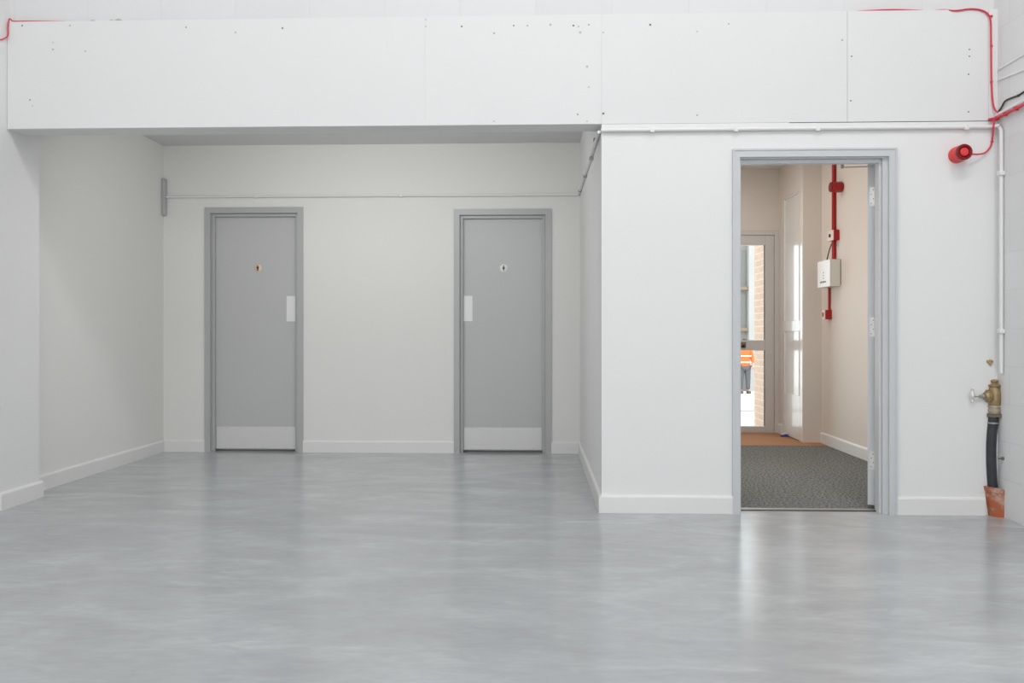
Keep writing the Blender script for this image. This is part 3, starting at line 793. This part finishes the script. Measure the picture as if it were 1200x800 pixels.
# lugged cap on top
zt2 = Z(453)+0.018
b = one('brass'); b.lathe((vx+0.002, yS, zt2-0.004), (0, 0, 1), [(0, 0.012), (0.012, 0.010), (0.016, 0.016), (0.024, 0.014), (0.028, 0.004)], 16)
for a in (0.3, 2.4, 4.5):
    p = Vector((vx+0.002+math.cos(a)*0.017, yS+math.sin(a)*0.012, zt2+0.014)); r = bmesh.ops.create_icosphere(b.bm, subdivisions=2, radius=0.0085)
    for v in r['verts']: v.co = p + v.co
b.build('lugged_cap', root, smooth=True)
# clip holding the pipe to the right wall
cz = Z(495.2)
b = one('galv'); b.lathe((at(1163.6, 495).x, yS, cz-0.004), (0, 0, 1), [(0, 0.030), (0.008, 0.030)], 24); b.box((at(1163.6, 495).x+0.02, yS-0.004, cz-0.004), (XH+0.002, yS+0.004, cz+0.004))
b.build('pipe_clip', root, smooth=True)

b = one('foam'); c = onY(1160, 424.5, F-0.004)
for dx, dz, s in ((-0.010, 0.006, 0.009), (0.002, 0.008, 0.010), (0.012, 0.006, 0.008), (0.0, -0.004, 0.009), (0.004, -0.012, 0.007), (0.008, 0.0, 0.007)):
    r = bmesh.ops.create_icosphere(b.bm, subdivisions=2, radius=s)
    for v in r['verts']: v.co = Vector((c.x+dx, F-0.004, c.z+dz)) + Vector((v.co.x, v.co.y*0.8, v.co.z))
tag(b.build('foam_blob', smooth=True), 'small yellow foam blob on the front wall above the brass valve', 'sealant')
# rusty wall plugs and stubs on right wall beside the pipe
for px, py, lab in ((1171, 537, 'small rusty bracket stub on the right wall beside the black pipe'), (1187, 494.5, 'upper')):
    if lab == 'upper': continue
    p = onX(px+3, py, XH-0.01); b = one('bronze')
    b.lathe(Vector((XH, p.y, p.z)), (-1, 0, 0), [(0, 0.009), (0.012, 0.008), (0.014, 0.004), (0.03, 0.004)], 12)
    tag(b.build('wall_stub', smooth=True), lab, 'bracket')

# ------------------------------------------------------------------ corridor fittings on the right wall
XW = XCR
yp = 0.0
ytop = onX(977, 250, XW-0.02).y
root = empty('red_conduit', (XW, ytop, 1.75))
tag(root, 'red upright conduit on the beige corridor wall above the white control box', 'conduit')
zbox1 = onX(985.5, 303.5, XW).z; zbox0 = onX(985.5, 335, XW).z
b = one('redpipe'); b.tube([(XW-0.019, ytop, zbox1+0.002), (XW-0.019, ytop, ZCC)], 0.018, 16); b.build('pipe', root, smooth=True)
zc_ = onX(984, 275, XW).z
ysn = onX(987, 218, XW).y; zs = onX(984, 218, XW-0.04).z
root = empty('red_beacon', (XW, ysn, zs))
tag(root, 'red cylindrical alarm beacon high on the beige corridor wall', 'alarm beacon')
b = one('redpipe'); b.lathe((XW, ysn, zs), (-1, 0, 0), [(0, 0.040), (0.012, 0.048), (0.09, 0.048), (0.094, 0.044)], 28); b.build('body', root, smooth=True)
b = one('ringred'); b.lathe((XW-0.094, ysn, zs), (-1, 0, 0), [(0, 0.044), (0.012, 0.043), (0.014, 0.03), (0.014, 0.0)], 28); b.build('horn', root, smooth=True)

def wall_device(name, px_wall, px_near, px_far, ya, yb, label, cat, dot):
    y0_ = onX(px_wall, (ya+yb)/2, XW).y
    xn = onY(px_near, 400, y0_).x
    y1_ = onX(px_far, 400, xn).y
    z0_ = onX(px_wall, yb, XW).z; z1_ = onX(px_wall, ya, XW).z
    root = empty(name, (XW, y0_, z0_)); tag(root, label, cat)
    b = one('redpipe'); b.box((xn+0.006, y0_, z0_), (XW, y1_, z1_), bev=0.003); b.build('back_box', root)
    b = one('pinkwhite'); b.box((xn-0.002, y0_+0.001, z0_), (xn+0.006, y1_-0.001, z1_), bev=0.003); b.build('cover', root)
    b = one('black' if dot else 'redpipe')
    ym, zm = (y0_+y1_)/2, (z0_+z1_)/2
    if dot: b.lathe((xn-0.002, ym, zm), (-1, 0, 0), [(0, 0.016), (0.008, 0.016), (0.009, 0.013)], 18)
    else: b.box((xn-0.004, ym-0.02, zm-0.02), (xn-0.001, ym+0.02, zm+0.02))
    b.build('key_switch' if dot else 'press_pane', root)
wall_device('key_switch_box', 984, 976.5, 969.5, 269, 281, 'small red box with a pale face and black key switch beside the red conduit', 'switch', True)
wall_device('call_point', 975, 966.5, 963, 363, 374, 'small red alarm call point on the corridor wall below the white box', 'call point', False)
ycp = onX(970.7, 350, XW-0.02).y
b = one('redpipe'); b.tube([(XW-0.012, ycp, onX(972, 364, XW).z), (XW-0.012, ycp, onX(972, 335, XW).z)], 0.011, 12)
tag(b.build('red_conduit', smooth=True), 'thin red conduit between the white control box and the red call point', 'conduit')

y0_ = onX(985.5, 320, XW).y; xn = onY(973, 400, y0_).x; y1_ = onX(958.5, 400, xn).y
root = empty('control_box', (XW, y0_, zbox0)); tag(root, 'white alarm control box with small dark lamps on the beige corridor wall', 'control box')
b = one('boxcream'); b.box((xn+0.004, y0_, zbox0), (XW-0.004, y1_, zbox1), bev=0.003); b.use('black').box((XW-0.004, y0_-0.001, zbox0+0.01), (XW, y1_, zbox1-0.002)); b.build('body', root)
b = one('boxwhite'); b.box((xn-0.004, y0_-0.001, zbox0-0.001), (xn+0.004, y1_+0.001, zbox1+0.001), bev=0.002); b.build('front_cover', root)
ym = (y0_+y1_)/2
for k in range(3):
    b = one('black'); b.lathe((xn-0.004, ym, zbox0+0.130-0.025*k), (-1, 0, 0), [(0, 0.006), (0.003, 0.005)], 12); b.build('indicator', root)
# small dark mark (lettering too small to read) beneath the lamps
b = one('mark')
for k in range(5):
    yy = ym+0.075-0.03*k; b.box((xn-0.0052, yy-0.010, zbox0+0.038), (xn-0.004, yy+0.010, zbox0+0.052+0.004*(k % 2)))
b.build('badge', root)
pcb = [Vector((XW-0.03, ytop+0.01, onX(979, 284, XW).z)), Vector((XW-0.045, ytop+0.03, onX(978, 292, XW).z)), Vector((XW-0.05, ytop+0.07, zbox1+0.03)), Vector((XW-0.05, ytop+0.09, zbox1-0.002))]
cable('dark_cable', pcb, 0.005, 'black', 'short dark cable looping into the top of the white control box', n=8)

# blue rubber wedge lying on the mat
c = onZ(920, 511.5); 
b = one('blue'); 
b.ngon_prism([(c.x-0.05, c.y-0.02, 0.003), (c.x+0.05, c.y-0.035, 0.003), (c.x+0.05, c.y-0.035, 0.012), (c.x-0.0, c.y-0.02, 0.03), (c.x-0.05, c.y-0.02, 0.008)], (0.015, 0.06, 0))
b.use('boxwhite').box((c.x-0.03, c.y-0.012, 0.02), (c.x+0.02, c.y+0.02, 0.034), bev=0.003)
tag(b.build('door_wedge'), 'small dark blue and white wedge lying on the orange matting', 'door wedge')

# ------------------------------------------------------------------ outside
YO = YE+0.2
def gz(y): return -0.03 - (y-YO)*0.053
b = one('concrete')
b.ngon_prism([(-8, YO, -0.03), (-8, 60, gz(60)), (-8, 60, gz(60)-0.3), (-8, YO, -0.33)], (26, 0, 0))
struct(b.build('ground_yard'))
# kerb line
yk = 13.0
b = one('kerb'); b.ngon_prism([(-6, yk, gz(yk)-0.01), (-6, yk+0.25, gz(yk+0.25)-0.01), (-6, yk+0.25, gz(yk)+0.03), (-6, yk, gz(yk)+0.03)], (20, 0, 0))
struct(b.build('kerb'))
# brick return wall outside on the right
bx0 = 2.52; ybk = onX(884, 400, bx0).y
b = one('brick'); b.box((bx0, YO+0.002, -0.25), (bx0+0.9, ybk, 3.4)); o = b.build('brick_pier'); tag(o, 'pale orange brick pier outside the glazed outer door', 'brick pier')
# building across the yard
yb_ = 29.0
root = empty('building', (9, yb_, gz(yb_))); tag(root, 'grey rendered building across the yard, seen through the glass', 'building')
b = one('render'); b.box((-2, yb_, gz(yb_)-0.5), (20, yb_+6, 5.8)); b.build('wall', root)
for pxa, pxb, ya_, yb2_ in ((860, 874, 293, 336), (860, 874, 344, 384)):
    a = onY(pxa, yb2_, yb_-0.03); c = onY(pxb, ya_, yb_-0.03)
    b = one('darkwin'); b.box((a.x, yb_-0.03, a.z), (c.x, yb_, c.z)); b.build('window', root)
    b = one('sill'); b.box((a.x-0.1, yb_-0.18, a.z-0.12), (c.x+0.1, yb_, a.z)); b.build('window_sill', root)
b = one('render_pale'); b.box((onY(875.5, 400, yb_).x, yb_-0.25, gz(yb_)-0.4), (14, yb_-0.001, 5.7)); b.build('pale_bay', root)

# person in orange high-visibility jacket, standing in the yard with the back to us
yq = 25.0
cxp = onY(872.5, 420, yq).x
g0 = gz(yq)
root = empty('person', (cxp, yq, g0)); tag(root, 'person in an orange high visibility jacket with pale bands standing outside in the yard', 'person')
def skin_mesh(name, verts, edges, radii, m, rootv=0, sub=2):
    me = bpy.data.meshes.new(name); me.from_pydata([tuple(v) for v in verts], edges, []); me.update()
    o = bpy.data.objects.new(name, me); C.objects.link(o)
    md = o.modifiers.new('Skin', 'SKIN'); md.use_smooth_shade = True
    if not me.skin_vertices: 
        bpy.context.view_layer.objects.active = o
    sv = me.skin_vertices[0].data
    for i, r in enumerate(radii):
        sv[i].radius = (r, r) if not isinstance(r, tuple) else r
        sv[i].use_root = (i == rootv)
    s = o.modifiers.new('Subdivision', 'SUBSURF'); s.levels = sub; s.render_levels = sub
    me.materials.append(M[m]); link(o, root); return o
def W(x, y, z): return Vector((cxp+x, yq+y, g0+z))
bv = [W(0,0,.95), W(0,0,1.12), W(0,0,1.32), W(0,0,1.43), W(0,0,1.52), W(0,-.01,1.60), W(0,-.01,1.68), W(0,0,1.74)]
be = [(0,1),(1,2),(2,3),(3,4),(4,5),(5,6),(6,7)]; br_ = [(.15,.11),(.14,.10),(.16,.11),(.12,.08),(.052,.052),(.075,.085),(.08,.095),(.05,.06)]
def add(parent, pts, rad):
    prev = parent
    for p, r in zip(pts, rad):
        bv.append(p); br_.append(r); be.append((prev, len(bv)-1)); prev = len(bv)-1
    return prev
for s in (-1, 1):
    e = add(3, [W(s*.17,0,1.41), W(s*.25,.02,1.14), W(s*.24,-.10,.95), W(s*.23,-.13,.88)], [.055,.045,.033,.035])
    for k in range(4): add(e, [W(s*.23+(k-1.5)*.018,-.15,.83), W(s*.23+(k-1.5)*.017,-.15,.79-.006*abs(k-1.5))], [.009,.008])
    add(e, [W(s*.19,-.17,.86), W(s*.18,-.18,.83)], [.010,.009])
    add(0, [W(s*.09,0,.86), W(s*.11,-.01,.48), W(s*.12,.02,.10), W(s*.12,.03,.05), W(s*.13,-.12,.04)], [.10,.062,.042,.045,.035])
body = skin_mesh('body', bv, be, br_, 'skin')
skin_mesh('jacket', [W(0,0,.86), W(0,0,1.10), W(0,0,1.32), W(0,0,1.43), W(0,0,1.50)] + [W(s*x, y, z) for s in (-1,1) for x,y,z in ((.18,0,1.41),(.255,.02,1.14),(.25,-.08,.98))],
          [(0,1),(1,2),(2,3),(3,4),(3,5),(5,6),(6,7),(3,8),(8,9),(9,10)], [(.20,.15),(.19,.14),(.19,.14),(.14,.10),(.08,.08),.085,.07,.055,.085,.07,.055], 'hivis', 1)
for z in (1.02, 1.22):
    b = one('reflect'); b.tube([W(0.205*math.cos(a)*1.0, 0.165*math.sin(a), z) for a in [2*PI*k/24 for k in range(25)]], 0.022, 8, caps=False); b.build('reflective_band', root, smooth=True)
skin_mesh('trousers', [W(0,0,.93)] + [W(s*x,y,z) for s in (-1,1) for x,y,z in ((.09,0,.84),(.11,-.01,.50),(.12,.02,.12))],
          [(0,1),(1,2),(2,3),(0,4),(4,5),(5,6)], [(.16,.13),.12,.085,.065,.12,.085,.065], 'shorts')
bm_ = one('hair'); r = bmesh.ops.create_uvsphere(bm_.bm, u_segments=20, v_segments=12, radius=1)
for v in r['verts']: v.co = W(v.co.x*.092, .012+v.co.y*.108, 1.70+max(v.co.z, -0.5)*.085)
bm_.build('hair', root, smooth=True)
for s in (-1, 1):
    bb = one('boot'); bb.box(W(s*.12-.05, -.17, 0), W(s*.12+.05, .09, .10), bev=.03, seg=3); bb.build('boot', root, smooth=True)
